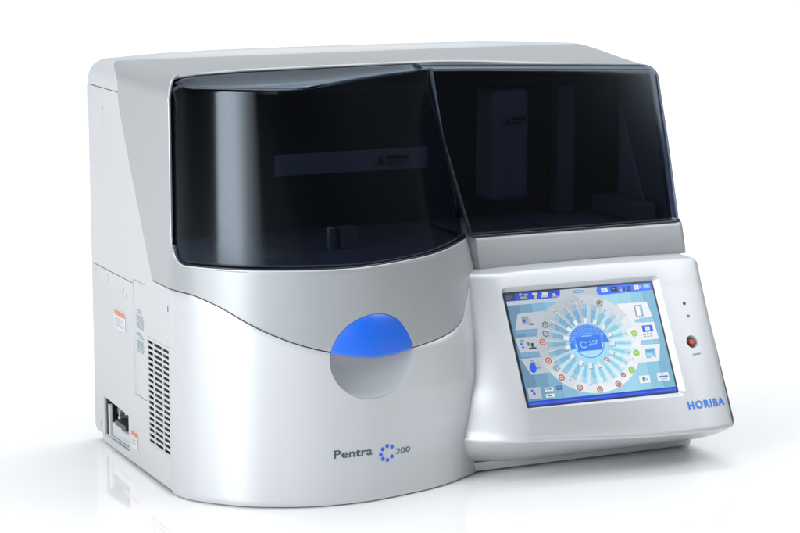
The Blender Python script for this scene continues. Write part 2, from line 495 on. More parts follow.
side_sticker('warning_label', .1370,.0260,.1650,.0500,.0072,[(.0110,0,.9),(.0135,0,.7),(.016,0,.9),(.0185,0,.6)], 'white warning label with an orange bar beside the socket recess')
# printed text on the strip
m4 = MB()
for z, a, b in ([(.2205,.1,.7),(.2175,.1,.7),(.2130,0,.9),(.2100,0,1),(.2070,0,1),(.2035,0,1),(.2005,0,1),(.1975,0,.95),(.190,.1,.5),(.1875,.0,.8),(.1845,.3,1),(.1795,0,.9),(.177,0,.9),(.1745,0,1),(.1718,0,.9),(.1690,0,1),(.1655,0,.9)]):
    c = a
    while c < b:
        e = min(c+random.uniform(.1,.3), b)
        m4.box((.0001, .1340-e*.029, z-.0016), (.0005, .1340-c*.029, z)); c = e+.03
m4.obj('printed_notice', M['labelink'])

# socket recess
mb = MB(); mb.box((.0006,.1770,.0045),(.0040,.2950,.0145)); mb.obj('base_rail', M['panel'], bevel=.0008)
mb = MB(); mb.box((.030,.178,.010),(.032,.292,.078)); mb.obj('socket_plate', M['metalgrey'])
mb = MB(); mb.box((.0035,.279,.016),(.008,.2845,.067)); mb.obj('recess_frame', M['black'])
mb = MB(); mb.box((.004,.272,.014),(.0095,.2785,.060)); mb.box((.0045,.1785,.0146),(.030,.285,.0170)); mb.obj('recess_bracket', M['metalgrey'], bevel=.0008)
mb = MB(); mb.box((.005,.196,.0175),(.030,.262,.0375)); s_ = mb.obj('power_socket', M['metalgrey'], bevel=.002)
mb = MB(); mb.box((.0035,.200,.0376),(.029,.246,.0450)); mb.obj('socket_opening', M['black'], parent=s_, bevel=.0006)
mb = MB(); mb.box((.0015,.183,.0255),(.020,.222,.0368)); mb.obj('plug', M['white'], bevel=.003)
for (y, z, r_) in ((.262,.052,.0062),(.242,.0595,.0048),(.225,.0575,.0042),(.206,.0570,.0042),(.190,.0520,.0055),(.190,.045,.003),(.233,.022,.004),(.195,.0185,.004),(.252,.045,.0035)):
    mb = MB(); mb.cyl((.030,y,z),(-1,0,0),r_,.016+random.random()*.006,20); c_ = mb.obj('round_connector', M['steel'], smooth=30, bevel=.0008)
    mb = MB(); mb.cyl((.0150 if r_>.005 else .0142,y,z),(-1,0,0),r_*.55,.0009,16); mb.obj('connector_hole', M['black'], parent=c_)

# ------------------------------------------------------------------ smoked drum cover
TB = [(.003,.035),(.004,.005),(.009,-.020),(.022,-.048),(.056,-.086),(.097,-.109),(.139,-.110),(.186,-.095),(.232,-.064),(.285,-.027),(.330,.002),(.362,.024),(.386,.043),(.405,.070)]
TB = np.array(TB)
def cov_bot(t): return inn(F(t, .305), .982)
def cov_top(t): return cr(TB, t)
ZC = .523
def zrim(t): return ZC+.010*sstep(.30, .58, t)-.003*sstep(.7,1,t)
def zlim(x):
    if x >= RA: return 9
    return ZT-RA+math.sqrt(max(RA*RA-(RA-x)**2, 0))-.0045
def cov(u, v):
    p = cov_raw(u, v); return (p[0], p[1], min(p[2], zlim(p[0])))
def cov_raw(u, v):
    t = rng(T0*.95, .985, u); b = cov_bot(t); T = cov_top(t); zr = zrim(t)
    z0 = .3045
    if v < .5:
        k = v/.5; p = b+(T-b)*k; return (max(p[0], .0050), p[1], z0+(zr-z0)*k)
    back = np.array([T[0]*.9+.02, yedge(T[0])-.002]); back[0] = T[0]+(.04)*(1-t)**2*.3
    zb = ztopsurf(back[0], back[1])-.0035
    d = back-T; L = np.linalg.norm(d)+1e-9; d = d/L; rr = min(.0085, L*.45)
    if v < .66:
        a = (v-.5)/.16*math.pi/2
        p = T+d*rr*(1-math.cos(a)); return (max(p[0], .0050), p[1], zr+(zb-.003-zr)*math.sin(a))
    k = (v-.66)/.34; p = T+d*(rr+(L-rr)*k)
    # shallow recess in the lid
    z = zb-.003+.003*k**3-.0040*math.sin(math.pi*min(1,k*1.0))*sstep(.9,.5,t)
    return (max(p[0], .0050), p[1], z)
mb = MB(); mb.grid(cov, 150, 70)
dc = mb.obj('drum_cover', M['tint'], smooth=50, solid=.003, offset=-1, label='smoked curved cover of the drum on the left')
bm = bmesh.new(); bm.from_mesh(dc.data)
if sum(f.normal.z*f.calc_area() for f in bm.faces) < 0: bmesh.ops.reverse_faces(bm, faces=bm.faces)
bm.to_mesh(dc.data); bm.free()

def tube(pts, r, name, m, parent=ROOT, n=8):
    mb = MB(); pts = [Vector(p) for p in pts]; rings = []
    for i, p in enumerate(pts):
        d = (pts[min(i+1, len(pts)-1)]-pts[max(i-1, 0)]).normalized()
        a = d.cross(Vector((0,0,1)));
        if a.length < .2: a = d.cross(Vector((0,1,0)))
        a.normalize(); b = d.cross(a)
        rings.append([p+(a*math.cos(2*math.pi*k/n)+b*math.sin(2*math.pi*k/n))*r for k in range(n)])
    v = [q for g in rings for q in g]
    f = [(i*n+k, i*n+(k+1) % n, (i+1)*n+(k+1) % n, (i+1)*n+k) for i in range(len(pts)-1) for k in range(n)]
    f += [tuple(range(n)), tuple(range(len(v)-1, len(v)-n-1, -1))]
    mb.add(v, f); return mb.obj(name, m, parent, smooth=60, recalc=True)
# black edge of the drum cover along the bottom and a white tube added as the opening's edge highlight
tube([(*inn(F(t, .305), .988), .3052) for t in np.linspace(.20, .975, 120)], .0014, 'cover_edge', M['rim'], parent=dc)
lipline = [(*( -.0004, lip(z)), z) for z in np.linspace(.345, .505, 30)]
# rounded lower-left corner of the opening
for a in np.linspace(0, 1, 14):
    t = .085+(.20-.085)*a; p = inn(F(t, .305), 1.001)
low = []
lipt = tube([(*inn(F(t, .305), .998), ztop(t)+.0002) for t in np.linspace(.955, .22, 90)]+[(*inn(F(t, .305), .998), ztop(t)+.0002) for t in np.linspace(.218, .112, 40)]+[(.0004, -.0100, z) for z in np.linspace(.336, .500, 20)]+[(RA-RA*math.cos(a)**.83+.0002, yedge(RA-RA*math.cos(a)**.83)+.0006, ZT-RA+RA*math.sin(a)**.83-.0011) for a in np.linspace(.05, math.pi/2-.001, 14)], .0011, 'lip_highlight', M['white'])

# ------------------------------------------------------------------ smoked right cover
def xl(z): return .4275-.040*(z-.309)/.21
def zft(x): return float(np.interp(x, [.38,.45,.565,.72,.76], [.5255,.5235,.5195,.5135,.512]))
def cov2(u, v):
    z0 = .3092; rc = .014; xr = XW
    zz_ = z0+(.52-z0)*min(v/.6, 1); left = xl(zz_)
    if u < .75: x = left+(xr-rc-left)*u/.75; dy = 0
    elif u < .9:
        a = (u-.75)/.15*math.pi/2; x = xr-rc+rc*math.sin(a); dy = rc*(1-math.cos(a))
    else: x = xr; dy = rc+(u-.9)/.1*.020
    zf = zft(x)
    if v < .6: z = z0+(zf-z0)*v/.6; y = lean(z)
    elif v < .82:
        a = (v-.6)/.22*math.pi/2; z = zf+.0085*math.sin(a); y = lean(zf)+.0085*math.sin(a)*.3+.016*(1-math.cos(a))
    else:
        k = (v-.82)/.18; z = zf+.0085; y = lean(zf)+.0186+k*(.0965-.0186-lean(zf))
    q = max(0, (x-(XW-.020))/.020); drop = .022*(1-math.sqrt(max(1-q*q, 0)))
    z -= drop*sstep(.40, .525, z)
    return (x, y+dy, z)
mb = MB(); mb.grid(cov2, 130, 70)
rc_ = mb.obj('sample_cover', M['tint'], smooth=50, solid=.003, offset=-1, label='smoked flat cover leaning back on the right')
bm = bmesh.new(); bm.from_mesh(rc_.data)
if sum(f.normal.y*f.calc_area() for f in bm.faces) > 0: bmesh.ops.reverse_faces(bm, faces=bm.faces)
bm.to_mesh(rc_.data); bm.free()
tube([(x, lean(.309)-.0008, .3078) for x in np.linspace(.430, .746, 10)]+[(XW-.014+.0145*math.sin(a), lean(.309)-.0008+.0145*(1-math.cos(a)), .3078) for a in np.linspace(.1, 1.57, 8)], .0015, 'cover_edge', M['rim'], parent=rc_)
# dividing post between the covers
tube([(xl(z)+.001, lean(z)+.004, z) for z in np.linspace(.312, .515, 12)], .0022, 'dividing_post', M['dark'])

# ------------------------------------------------------------------ silver band on the right
def band2(u, v):
    z = .2625+.0435*v
    z -= 0
    rc = .012; x0 = .424
    bot = .0045*math.sin(math.pi*min(max((u)/.93, 0), 1))     # lower edge arches up in the middle
    zz = (.2625+bot)+(.306-.2625-bot)*v
    bulge = -.0012*math.sin(math.pi*v)
    yb = -.0035-(.306-zz)*.30+bulge*.6
    e = .0012*(max(0, 1-v*12)**2+max(0, 1-(1-v)*12)**2)
    if u < .08:
        a = u/.08*math.pi/2; x = x0+.010*math.sin(a)*1.0; y = yb+.018*(1-math.sin(a))
    elif u < .85: x = x0+.010+(.7625-rc-x0-.010)*(u-.08)/.77; y = yb
    elif u < .95:
        a = (u-.85)/.1*math.pi/2; x = .7625-rc+rc*math.sin(a); y = yb+rc*(1-math.cos(a))
    else: x = .7625; y = yb+rc+(u-.95)/.05*.06
    return (x, y+e, zz)
def band2i(u, v):
    x, y, z = band2(u, v); return (min(x, .752), max(y+.02, .025) if u < .85 else y+.006, z)
shell('silver_sill', band2, band2i, 120, 24, M['silver'])
mb = MB(); mb.box((.426,.006,.2560),(.756,.05,.2640)); mb.obj('sill_gap', M['dark'])

# ------------------------------------------------------------------ console
PC = Vector((.5585,-.1,.1692)); YAW = R(1.5); SL = R(29)
SW, SH = .225, .157
ux = Vector((math.cos(YAW), -math.sin(YAW), 0)); bk = Vector((math.sin(YAW), math.cos(YAW), 0))
uv_ = Vector((0,0,1))*math.cos(SL)+bk*math.sin(SL)       # up the slope
un = ux.cross(uv_)                                        # outward normal (towards -Y, +Z)
LIFT = .0060
def faceY(x, z):
    y = PC.y+(z-PC.z)*math.tan(SL)/math.cos(YAW)-(x-PC.x)*math.tan(YAW)-LIFT/math.cos(SL)
    y += .040*(max(0, .66-x)/.29)**1.2*(1-sstep(.035, .125, z))
    y += .034*(max(0, .445-x)/.065)**1.6
    if x > .69: y += .012*((x-.69)/.07)**2
    return y
def zr(x): return .0505+.0055*math.exp(-((x-.45)/.10)**2)
ZTOPC = .2665
def prof(x):
    pts = []
    zt = ZTOPC-.003*abs((x-.58)/.18)**2
    za = zt-.012; z0 = zr(x)
    yf = faceY(x, za)
    pts += [(.04, zt), (.0, zt)]
    # shoulder
    ca = (yf+.013, za)
    for k in range(9):
        a = R(90+ (180-29-90)*k/8+0)
        pts.append((yf+.0135+.0135*math.cos(a)*1.0, za-.000+ (zt-za)*math.sin(a)))
    s = np.linspace(.12, 1, 26)
    zz0 = za+(.0)*0
    pl = pts[-1]
    for k in s:
        z = pl[1]+(z0+.006-pl[1])*k; pts.append((faceY(x, z), z))
    yr = faceY(x, z0+.006); 
    # ridge
    for k in range(1, 7):
        a = k/6; b = R(29)*(1-a)
        pts.append((yr-.0028*math.sin(a*math.pi*.62)+.0012*a, z0+.006-.0075*a))
    yy, zz = pts[-1]
    for k in np.linspace(.1, 1, 7):
        pts.append((yy+(-.082+.016*sstep(.48,.39,x)-yy)*k, zz+(.0135-zz)*k-.0022*math.sin(math.pi*k)))
    pts += [(-.06, .0130), (.04, .0130)]
    return pts
def inset(pts, d):
    n = len(pts); out = []
    c = np.mean(np.array(pts), axis=0)
    for i, p in enumerate(pts):
        a = np.array(pts[max(i-1,0)]); b = np.array(pts[min(i+1,n-1)]); t = b-a; L = np.linalg.norm(t)+1e-9
        nrm = np.array([-t[1], t[0]])/L
        if (c-np.array(p))@nrm < 0: nrm = -nrm
        out.append((p[0]+nrm[0]*d, p[1]+nrm[1]*d))
    return out
st = [(x, 0) for x in list(np.linspace(.345, .47, 64))+list(np.linspace(.475, .745, 50))]
RC = .013; XR = .758
for a in np.linspace(0, math.pi/2, 10)[0:]:
    st.append((XR-RC+RC*math.sin(a), RC*(1-math.cos(a))))
rings = []
def tap(x, z): return x-.009*max(0, (x-.66)/.098)*min(max((.25-z)/.2, 0), 1)
for x, d in st: rings.append([(tap(x, z), y, z) for y, z in (inset(prof(x), d) if d else prof(x))])
v = [p for g in rings for p in g]; n = len(rings[0]); f = []
for i in range(len(rings)-1):
    for k in range(n):
        k2 = (k+1) % n; f.append((i*n+k, (i+1)*n+k, (i+1)*n+k2, i*n+k2))
f += [tuple(range(n)), tuple(range(len(v)-1, len(v)-n-1, -1))]
console = link('console_body', mesh(v, f, True), M['white'], ROOT, 35)
# bezel cut
def scr(a, b, d=0):  # metres on the screen plane from its centre
    return PC+ux*a+uv_*b+un*d
def rr2(w0, w1, h0, h1, r, d, n=6): return [scr(a, b, d) for a, b in rrect(w0, h0, w1, h1, r, n)]
A = rr2(-SW/2-.0075, SW/2+.0130, -SH/2-.0130, SH/2+.0085, .011, LIFT+.0035)
B = rr2(-SW/2-.0005, SW/2+.0005, -SH/2-.0005, SH/2+.0005, .0012, -.0014)
nn = len(A); v = A+B
f = [(i, (i+1) % nn, nn+(i+1) % nn, nn+i) for i in range(nn)]+[tuple(range(nn-1,-1,-1)), tuple(range(nn, 2*nn))]
cm = mesh(v, f, True); cutter = link('c', cm, None, None); cut(console, cutter); bpy.data.objects.remove(cutter)
# button well
BP = Vector((.7085, 0, .1605)); BP.y = faceY(BP.x, BP.z)
cmb = MB(); cmb.cyl(BP-un*.009, un, .0052, .0120, 40, 0, .0105); cutter = cmb.obj('c', None, None, recalc=True) if False else None
me = mesh(cmb.v, cmb.f, True); cutter = link('c', me, None, None); cut(console, cutter); bpy.data.objects.remove(cutter)
mb = MB(); mb.cyl(BP-un*.0088, un, .0068, .0045, 36); pb = mb.obj('button_collar', M['black'], smooth=30, bevel=.0006)
mb = MB(); mb.cyl(BP-un*.0045, un, .0042, .0040, 32, 0, .0036); mb.obj('power_button', M['red'], parent=pb, smooth=30, bevel=.0006)
# indicator lamps
for (x, z, m_, r_) in ((.7110,.2085,'black',.0026),(.7125,.1925,'greyled',.0024)):
    p = Vector((x, faceY(x, z), z)); mb = MB(); mb.cyl(p-un*.001, un, r_, .0015, 24, 0, r_*.85)
    mb.obj('indicator_light', M[m_], smooth=30, label='small black indicator dot' if m_ == 'black' else 'small grey indicator dot below the black one')
def on_face(vs, x0, z0, lift=.0004):
    out = []
    for x, y in vs:
        X = x0+x; Z = z0+y*math.cos(SL); g = .009/.098*min(max((.25-Z)/.2, 0), 1); q = (X-g*.66)/(1-g) if X > .66 else X
        out.append(Vector((X, faceY(q, Z), Z))+un*lift)
    return out
vs, fs = text_mesh('HORIBA', .0165, bold=.036, sx=1.3, space=1.24); w = max(x for x, _ in vs); vs = [(x/w*.0605, y*.90) for x, y in vs]
mb = MB(); mb.add(on_face(vs, .6762, .0790, .0005), fs); mb.obj('maker_lettering', M['horiba'], label='blue "HORIBA" lettering')
mb = MB()
for i in range(6):
    mb.add(on_face([(i*.0022,0),(i*.0022+.0016,0),(i*.0022+.0016,.0021),(i*.0022,.0021)], .7045,.1438), [(0,1,2,3)])
mb.obj('button_caption', M['labelink'])

# plinth
def plr(u, v):
    x0 = .372; xr = .742; rc = .014; z = .0035+.0120*v; y = -.0745+.002*(1-v)
    if u < .8: return (x0+(xr-rc-x0)*u/.8, y, z)
    if u < .95: a = (u-.8)/.15*math.pi/2; return (xr-rc+rc*math.sin(a), y+rc*(1-math.cos(a)), z)
    return (xr, y+rc+(u-.95)/.05*.25, z)
shell('console_plinth', plr, lambda u, v: (plr(u,v)[0]-(.012 if u > .8 else 0), plr(u,v)[1]+.015, plr(u,v)[2]), 60, 4, M['white'])
for x, y in ((.05,.02),(.71,-.03),(.05,.28),(.71,.28),(.22,-.09)):
    mb = MB(); mb.cyl((x,y,0),(0,0,1),.012,.014,24); mb.obj('rubber_foot', M['black'], smooth=30)

# ------------------------------------------------------------------ display
SC = {}
def scol(h, e=.87):
    if h not in SC:
        m = bpy.data.materials.new('screen_'+h.strip('#')); m.use_nodes = True
        b = m.node_tree.nodes['Principled BSDF']; c = lin(h)
        b.inputs['Base Color'].default_value = (.03,.03,.03,1); b.inputs['Roughness'].default_value = .16; b.inputs['Specular IOR Level'].default_value = .28
        b.inputs['Emission Color'].default_value = (*c, 1); b.inputs['Emission Strength'].default_value = e
        SC[h] = (len(SC), m)
    return SC[h][0]
SM = MB(); LAY = [0.0003]
def S(px, py):
    dx = px-50; dy = py-85; u = (400*dx-90*dy)/215250; v = (45*dx+528*dy)/215250
    return ((u-.5)*SW, (.5-v)*SH)
def poly(pts, c, raw=False):
    P2 = pts if raw else [S(*p) for p in pts]
    SM.add([scr(a, b, LAY[0]) for a, b in P2], [tuple(range(len(P2)))], scol(c))
def up_(): LAY[0] += .00002
h2, w2 = SH/2, SW/2
poly([(-w2,-h2),(w2,-h2),(w2,h2),(-w2,h2)], '#7db9d8', True); up_()
# background bands: off-angle screen glare painted in, greyer towards the left
for i in range(12):
    a = -w2+i*SW/12; c = ['#5f88a8','#6b98b8','#78aac8','#80b6d2','#88c0da','#8fc8e0','#97cfe6','#9bd3ea','#9cd4ea','#96cfe6','#86c3de','#74b0d0'][i]
    poly([(a,-h2),(a+SW/12,-h2),(a+SW/12,h2),(a,h2)], c, True)
up_()
poly([(-w2,h2-.017),(w2*.30,h2-.017),(w2*.30,h2),(-w2,h2)], '#b7c3cc', True); up_()
poly([(-w2,-h2),(w2,-h2),(w2,-h2+.0068),(-w2,-h2+.0068)], '#1440c4', True); up_()
poly([(-w2,-h2+.0022),(w2,-h2+.0022),(w2,-h2+.0036),(-w2,-h2+.0036)], '#2f68f0', True)
# top bars
poly([(50,85),(248,69),(248,92),(238,99),(54,114)], '#1645c8'); poly([(380,58),(578,40),(584,70),(390,90),(378,78)], '#2a6cf2'); up_()
poly([(50,85),(88,82),(93,108),(56,111)], '#26324c')
for i in range(4): poly([(60,90+i*5),(82,88+i*5),(82,90+i*5),(60,92+i*5)], '#7f8a98')
for (x, y, w, h, c) in ((104,84,10,8,'#9aa38a'),(108,96,22,9,'#8f9a92'),(122,86,12,6,'#b4bcc0'),(150,82,18,9,'#c6cbc8'),(156,92,10,10,'#a9b6c6'),(184,80,20,10,'#d0d4d2'),(180,90,26,9,'#b4bcc4'),(222,84,10,9,'#c8ccc0'),(218,93,22,6,'#8896b0'),
    (394,64,22,16,'#dfe6ea'),(399,68,12,8,'#86c4e8'),(428,60,24,18,'#10182c'),(434,66,10,3,'#9cb0d8'),(432,73,14,3,'#7890c8'),(462,68,8,8,'#c0b8a0'),(474,60,6,14,'#182240'),(486,58,14,17,'#141c34'),(491,62,4,8,'#5a86e0'),(512,54,18,16,'#e6eaea'),(517,58,9,8,'#a8cdf0'),(532,54,10,9,'#a8b0b0'),(546,50,24,16,'#7fb4ea'),(552,54,12,6,'#cfe0f0')):
    poly([(x,y),(x+w,y-w*.085),(x+w+h*.2,y-w*.085+h),(x+h*.2,y+h)], c)
# clock capsule
def ell(cx, cy, rx, ry, c, n=28, a0=0, a1=360):
    o = S(cx, cy); poly([(o[0]+rx*math.cos(R(a0+(a1-a0)*i/n)), o[1]+ry*math.sin(R(a0+(a1-a0)*i/n))) for i in range(n)], c, True)
ell(312,77,.0085,.0022,'#2f7fe0'); up_(); ell(312,77,.0068,.0012,'#b9c8d4'); up_()
# side tabs, the left ones greyer with the painted glare
for q in ([(100,158),(195,146),(232,205),(92,216)],[(93,243),(170,238),(185,290),(110,296)],[(112,317),(185,312),(215,365),(150,374)]): poly(q, '#b6bfc8')
for q in ([(452,122),(560,115),(580,170),(480,178)],[(500,194),(585,187),(603,250),(505,258)],[(505,274),(606,268),(604,330),(500,338)]): poly(q, '#e9ecf0')
poly([(168,236),(250,170),(250,370),(215,365),(185,335)], '#b9c2ca'); poly([(440,150),(520,140),(540,200),(535,330),(500,345),(450,350)], '#e9ecf0')
up_()
for q in ([(97,218),(166,213),(166,227),(97,232)],[(110,297),(175,292),(178,306),(116,312)]): poly(q, '#6fa0c4')
for q in ([(511,179),(582,174),(584,185),(520,191)],[(541,259),(600,255),(602,265),(541,270)]): poly(q, '#90c9e4')
up_()
# wheel
o = S(352,265)
def well(r0, r1, a0, a1, c, ex=1.0):
    n = max(2, int(abs(a1-a0)/6)+1); P2 = []
    KX, KY = .0765, .0690
    for i in range(n+1):
        a = R(a0+(a1-a0)*i/n); P2.append((o[0]+KX*r1*math.cos(a), o[1]+KY*r1*math.sin(a)))
    if r0 > 0:
        for i in range(n, -1, -1):
            a = R(a0+(a1-a0)*i/n); P2.append((o[0]+KX*r0*math.cos(a), o[1]+KY*r0*math.sin(a)))
    else: P2.append((o[0], o[1]))
    poly(P2, c, True)
for k in range(24):
    a = 15*k
    sh = .5+.5*math.cos(R(a+50))        # painted view-angle glare: greyer top left, brighter lower right
    c = ['#b4bcc4','#c3cad0','#d3d9de','#e2e7ec','#edf0f4'][min(4, int(sh*5))]
    well(.70, 1.0, a-.05, a+15.05, c)
    c1 = ['#aab9c4','#b5cad6','#bcdcea','#c6e6f2','#d2eef8'][min(4, int(sh*5))]
    c2 = ['#6fa3c6','#78b0d2','#84bfdc','#90cde6','#9ed8ee'][min(4, int(sh*5))]
    well(.30, .93, a, a+5.2, c1); well(.30, .82, a+5.2, a+15, c2)
up_()
for k in range(24):
    a = 15*k; well(.34, .86, a+5.0, a+5.7, '#e0eef4'); well(.45, .80, a+9.5, a+10.6, '#76b6dc')
well(.34, .44, 0, 360, '#9bd6ee'); up_()
for k in range(48): well(0, .385, 7.5*k, 7.5*k+7.6, '#2f78ea' if -10 < ((7.5*k+5) % 360) < 195 else '#a2daf0')
up_()
for k in range(24): well(0, .295, 15*k, 15*k+15.1, '#4a90f2'); 
up_()
for k in range(24):
    a = 15*k+7
    if 180 < a < 360: well(0, .275, a-7.5, a+7.6, '#a8def2')
up_()
for i in range(3): 
    r0 = .30+.028*i; 
    for a in range(20, 165, 9): well(r0, r0+.012, a+i*3, a+5+i*3, '#9cc6ee')
def blk(cx, cy, w, h, c): poly([(o[0]+cx-w/2,o[1]+cy-h/2),(o[0]+cx+w/2,o[1]+cy-h/2),(o[0]+cx+w/2,o[1]+cy+h/2),(o[0]+cx-w/2,o[1]+cy+h/2)], c, True)
blk(0,.0003,.037,.0205,'#2c74ec'); up_()
for i in range(5): blk(-.001, .0105-i*.0, .016, .0012, '#8fc0f0') if i == 0 else None
blk(0,.0135,.012,.0012,'#8fc0f0')
for a in range(0, 300, 30): blk(-.0085+.0045*math.cos(R(a+40)), -.001+.0042*math.sin(R(a+40)), .0019, .0017, '#8fd0f4')
for i, (x, y) in enumerate(((.0005,-.002),(.004,-.001),(.0075,-.0015),(.0105,-.0005),(.0015,.0025),(.007,.003),(.012,.003))): blk(x, y, .0024, .0022, '#7cc4f4')
up_()
# tubes
for (x, y) in ((338,183),(372,188),(403,207),(425,234),(435,267),(431,298),(387,341),(357,344),(323,334),(293,310),(277,279),(271,246),(282,215),(305,192)):
    p = S(x, y); a = math.atan2(p[1]-o[1], p[0]-o[0]); ca, sa = math.cos(a), math.sin(a)
    for (L, W_, c, dz, dx, dy) in ((.0042,.0030,'#7c90a0',0,.0005,-.0007),(.0038,.0027,'#e4e8ec',1,0,0)):
        q = [(p[0]+dx+ca*i*L-sa*j*W_, p[1]+dy+sa*i*L+ca*j*W_) for i, j in ((-1,-1),(1,-1),(1,1),(-1,1))]
        LAY[0] += .00002*dz; poly(q, c, True); LAY[0] -= .00002*dz
up_(); up_()
p = S(415,323); 
q = [(p[0]+i*.0045*.75-j*.0022*(-.6), p[1]-i*.0045*.6+j*.0022*.75) for i, j in ((-1,-1),(1,-1),(1,1),(-1,1))]; poly(q, '#c26a54', True); up_()
q = [(p[0]+i*.0022*.75-j*.0010*(-.6), p[1]-i*.0022*.6+j*.0010*.75) for i, j in ((-1,-1),(1,-1),(1,1),(-1,1))]; poly(q, '#e8dede', True)
# position marks round the rim
for (x, y, c) in ((197,197,'#5c6268'),(198,229,'#606a74'),(188,259,'#c05540'),(209,325,'#bb5a46'),(236,352,'#8c9298'),(255,385,'#b85642'),(319,421,'#b8624e'),(390,429,'#bf6e58'),(455,410,'#b85e48'),(473,379,'#ad4c3c'),(389,120,'#5a6470'),(513,229,'#9dcf63'),(520,300,'#98d060'),(503,361,'#9dcc66')):
    g = c.startswith('#9d') or c.startswith('#98'); rr = .0050 if g else (.0037 if x == 473 else .0046)
    ell(x, y, rr, rr, c, 18); up_()
    if not g: ell(x, y, rr*.62, rr*.62, '#d8d0cc' if x > 210 else '#c4c6c8', 14)
    up_()
    if g: ell(x, y, rr*.4, rr*.2, '#cfe8b0', 10)
    else: ell(x, y, rr*.34, rr*.34, c, 10)
    LAY[0] -= .00004
for (x, y) in ((228,145),(262,130),(293,113),(325,112),(360,108),(424,130),(450,157),(482,176),(488,210),(505,260),(500,325),(415,408),(352,414),(287,390),(210,292),(240,350),(225,165)):
    for k in range(4):
        dx, dy = random.uniform(-7,7), random.uniform(-6,6); w_ = random.uniform(2,7); h_ = random.uniform(1.5,4)
        sh = (x-180)/350; c = random.choice(['#8b979f','#a3adb4','#d5dade'] if sh < .5 else ['#b3bec6','#8fc8e6','#f4f6f8'])  # greyer tones on the left half carry the painted glare
        poly([(x+dx,y+dy),(x+dx+w_,y+dy),(x+dx+w_,y+dy+h_),(x+dx,y+dy+h_)], c); 
    LAY[0] += .000002
# icons in the tabs
def bx(x, y, w, h, c): poly([(x,y),(x+w,y-w*.085),(x+w+h*.2,y-w*.085+h),(x+h*.2,y+h)], c)
for a in ((112,168,24,28,'#8796a6'),(116,178,10,10,'#1f52cc'),(130,176,16,18,'#a2abb4'),(140,192,16,6,'#4b5866'),
          (106,250,16,10,'#7f9ab4'),(110,262,8,8,'#2c5fd2'),(116,274,8,6,'#2c5fd2'),(134,258,6,14,'#4c5663'),(146,262,10,12,'#2f3946'),(140,278,26,6,'#2b3542'),(150,272,6,8,'#414c59'),
          (146,322,10,8,'#8d9aa8'),(163,330,16,5,'#a4adb5'),(160,346,22,8,'#6f9cc0'),
          (512,128,28,42,'#8b9299'),(518,132,18,34,'#f2f4f6'),(532,132,6,32,'#8fd0ee'),(520,166,22,3,'#7fc0e4'),
          (540,202,38,24,'#2460d8'),(550,206,18,14,'#d5e6f4'),(546,232,8,5,'#5a84b0'),(558,230,8,5,'#4c86c4'),(570,229,8,5,'#6fa8d8'),(548,240,8,4,'#69a2d0'),(560,239,6,5,'#bb6a5a'),(571,238,8,4,'#6fa8d8'),
          (550,286,36,34,'#7fbfe2'),(554,292,28,5,'#4d92cf'),(556,304,18,10,'#a9daf0'),(572,312,16,6,'#e0ecf4'),
          (136,420,44,40,'#b3bcc6'),(148,426,8,8,'#2a63d8'),(155,436,9,9,'#2a63d8'),
          (195,420,30,14,'#d3dbe2'),(200,424,6,3,'#3e5a78'),(210,423,9,4,'#44607e'),(235,415,22,14,'#3c5a88'),(238,419,14,4,'#8fa6c4'),(200,443,30,12,'#dfe5ea'),(206,447,16,4,'#44607e'),(240,438,16,10,'#68b4ec'),
          (528,384,38,26,'#eef1f4'),(540,388,8,12,'#76828c'),(552,392,8,8,'#9cc4dc'),(543,401,6,4,'#9ac860'),(592,374,42,30,'#e4eaf0'),(600,385,32,6,'#3f78b8'),(606,376,14,5,'#7fc0ea'),(608,394,22,4,'#a8b8c6'),(612,402,12,4,'#3a88e0')):
    bx(*a); LAY[0] += .000003
ell(155,350,.0052,.0068,'#1c54dc'); ell(157,336,.0026,.0026,'#2b62e2')
for i in range(6): bx(166+i*3, 338+(i % 2)*2, 2, 3, '#8f98a2')
# dark frame edge of the glass
up_()
for q in ([(-w2-.0004,-h2),(-w2+.0016,-h2),(-w2+.0016,h2),(-w2-.0004,h2)],[(w2-.0012,-h2),(w2+.0004,-h2),(w2+.0004,h2),(w2-.0012,h2)],[(-w2,h2-.0012),(w2,h2-.0012),(w2,h2+.0004),(-w2,h2+.0004)]): poly(q, '#1b222c', True)
base = MB()
c8 = [scr(a, b, d) for d in (-.0030, -.0002) for a, b in ((-w2-.002,-h2-.002),(w2+.002,-h2-.002),(w2+.002,h2+.002),(-w2-.002,h2+.002))]
base.add(c8, [(0,3,2,1),(4,5,6,7),(0,1,5,4),(1,2,6,5),(2,3,7,6),(3,0,4,7)])
ts = base.obj('touchscreen', M['black'], label='lit blue touchscreen showing a round sample carousel')
SM.obj('display_image', [m for _, m in sorted(SC.values(), key=lambda q: q[0])], parent=ts)

# ------------------------------------------------------------------ inside the covers
mb = MB()
N_ = 60
pts = [inn(F(t, .305), .955) for t in np.linspace(.10, .93, N_)]
v = [(p[0], p[1], .3030) for p in pts]+[(p[0], p[1], .3042) for p in pts]+[(.43,.178,.3030),(.01,.178,.3030),(.43,.178,.3042),(.01,.178,.3042)]
f = [tuple(list(range(N_))+[2*N_, 2*N_+1]), tuple(list(range(2*N_-1, N_-1, -1))+[2*N_+3, 2*N_+2])]
f += [(i, i+1, N_+i+1, N_+i) for i in range(N_-1)]
mb.add(v, f); mb.obj('drum_deck', M['inner'], recalc=True)
mb = MB(); mb.box((.436,.012,.3030),(.752,.178,.3050)); mb.obj('sample_deck', M['inner'])
mb = MB(); mb.box((.008,.170,.305),(.752,.178,.505)); mb.obj('back_wall', M['dark'])
mb = MB(); mb.box((.165,.045,.398),(.385,.050,.426)); br = mb.obj('cross_bar', M['innerlight'], bevel=.001)
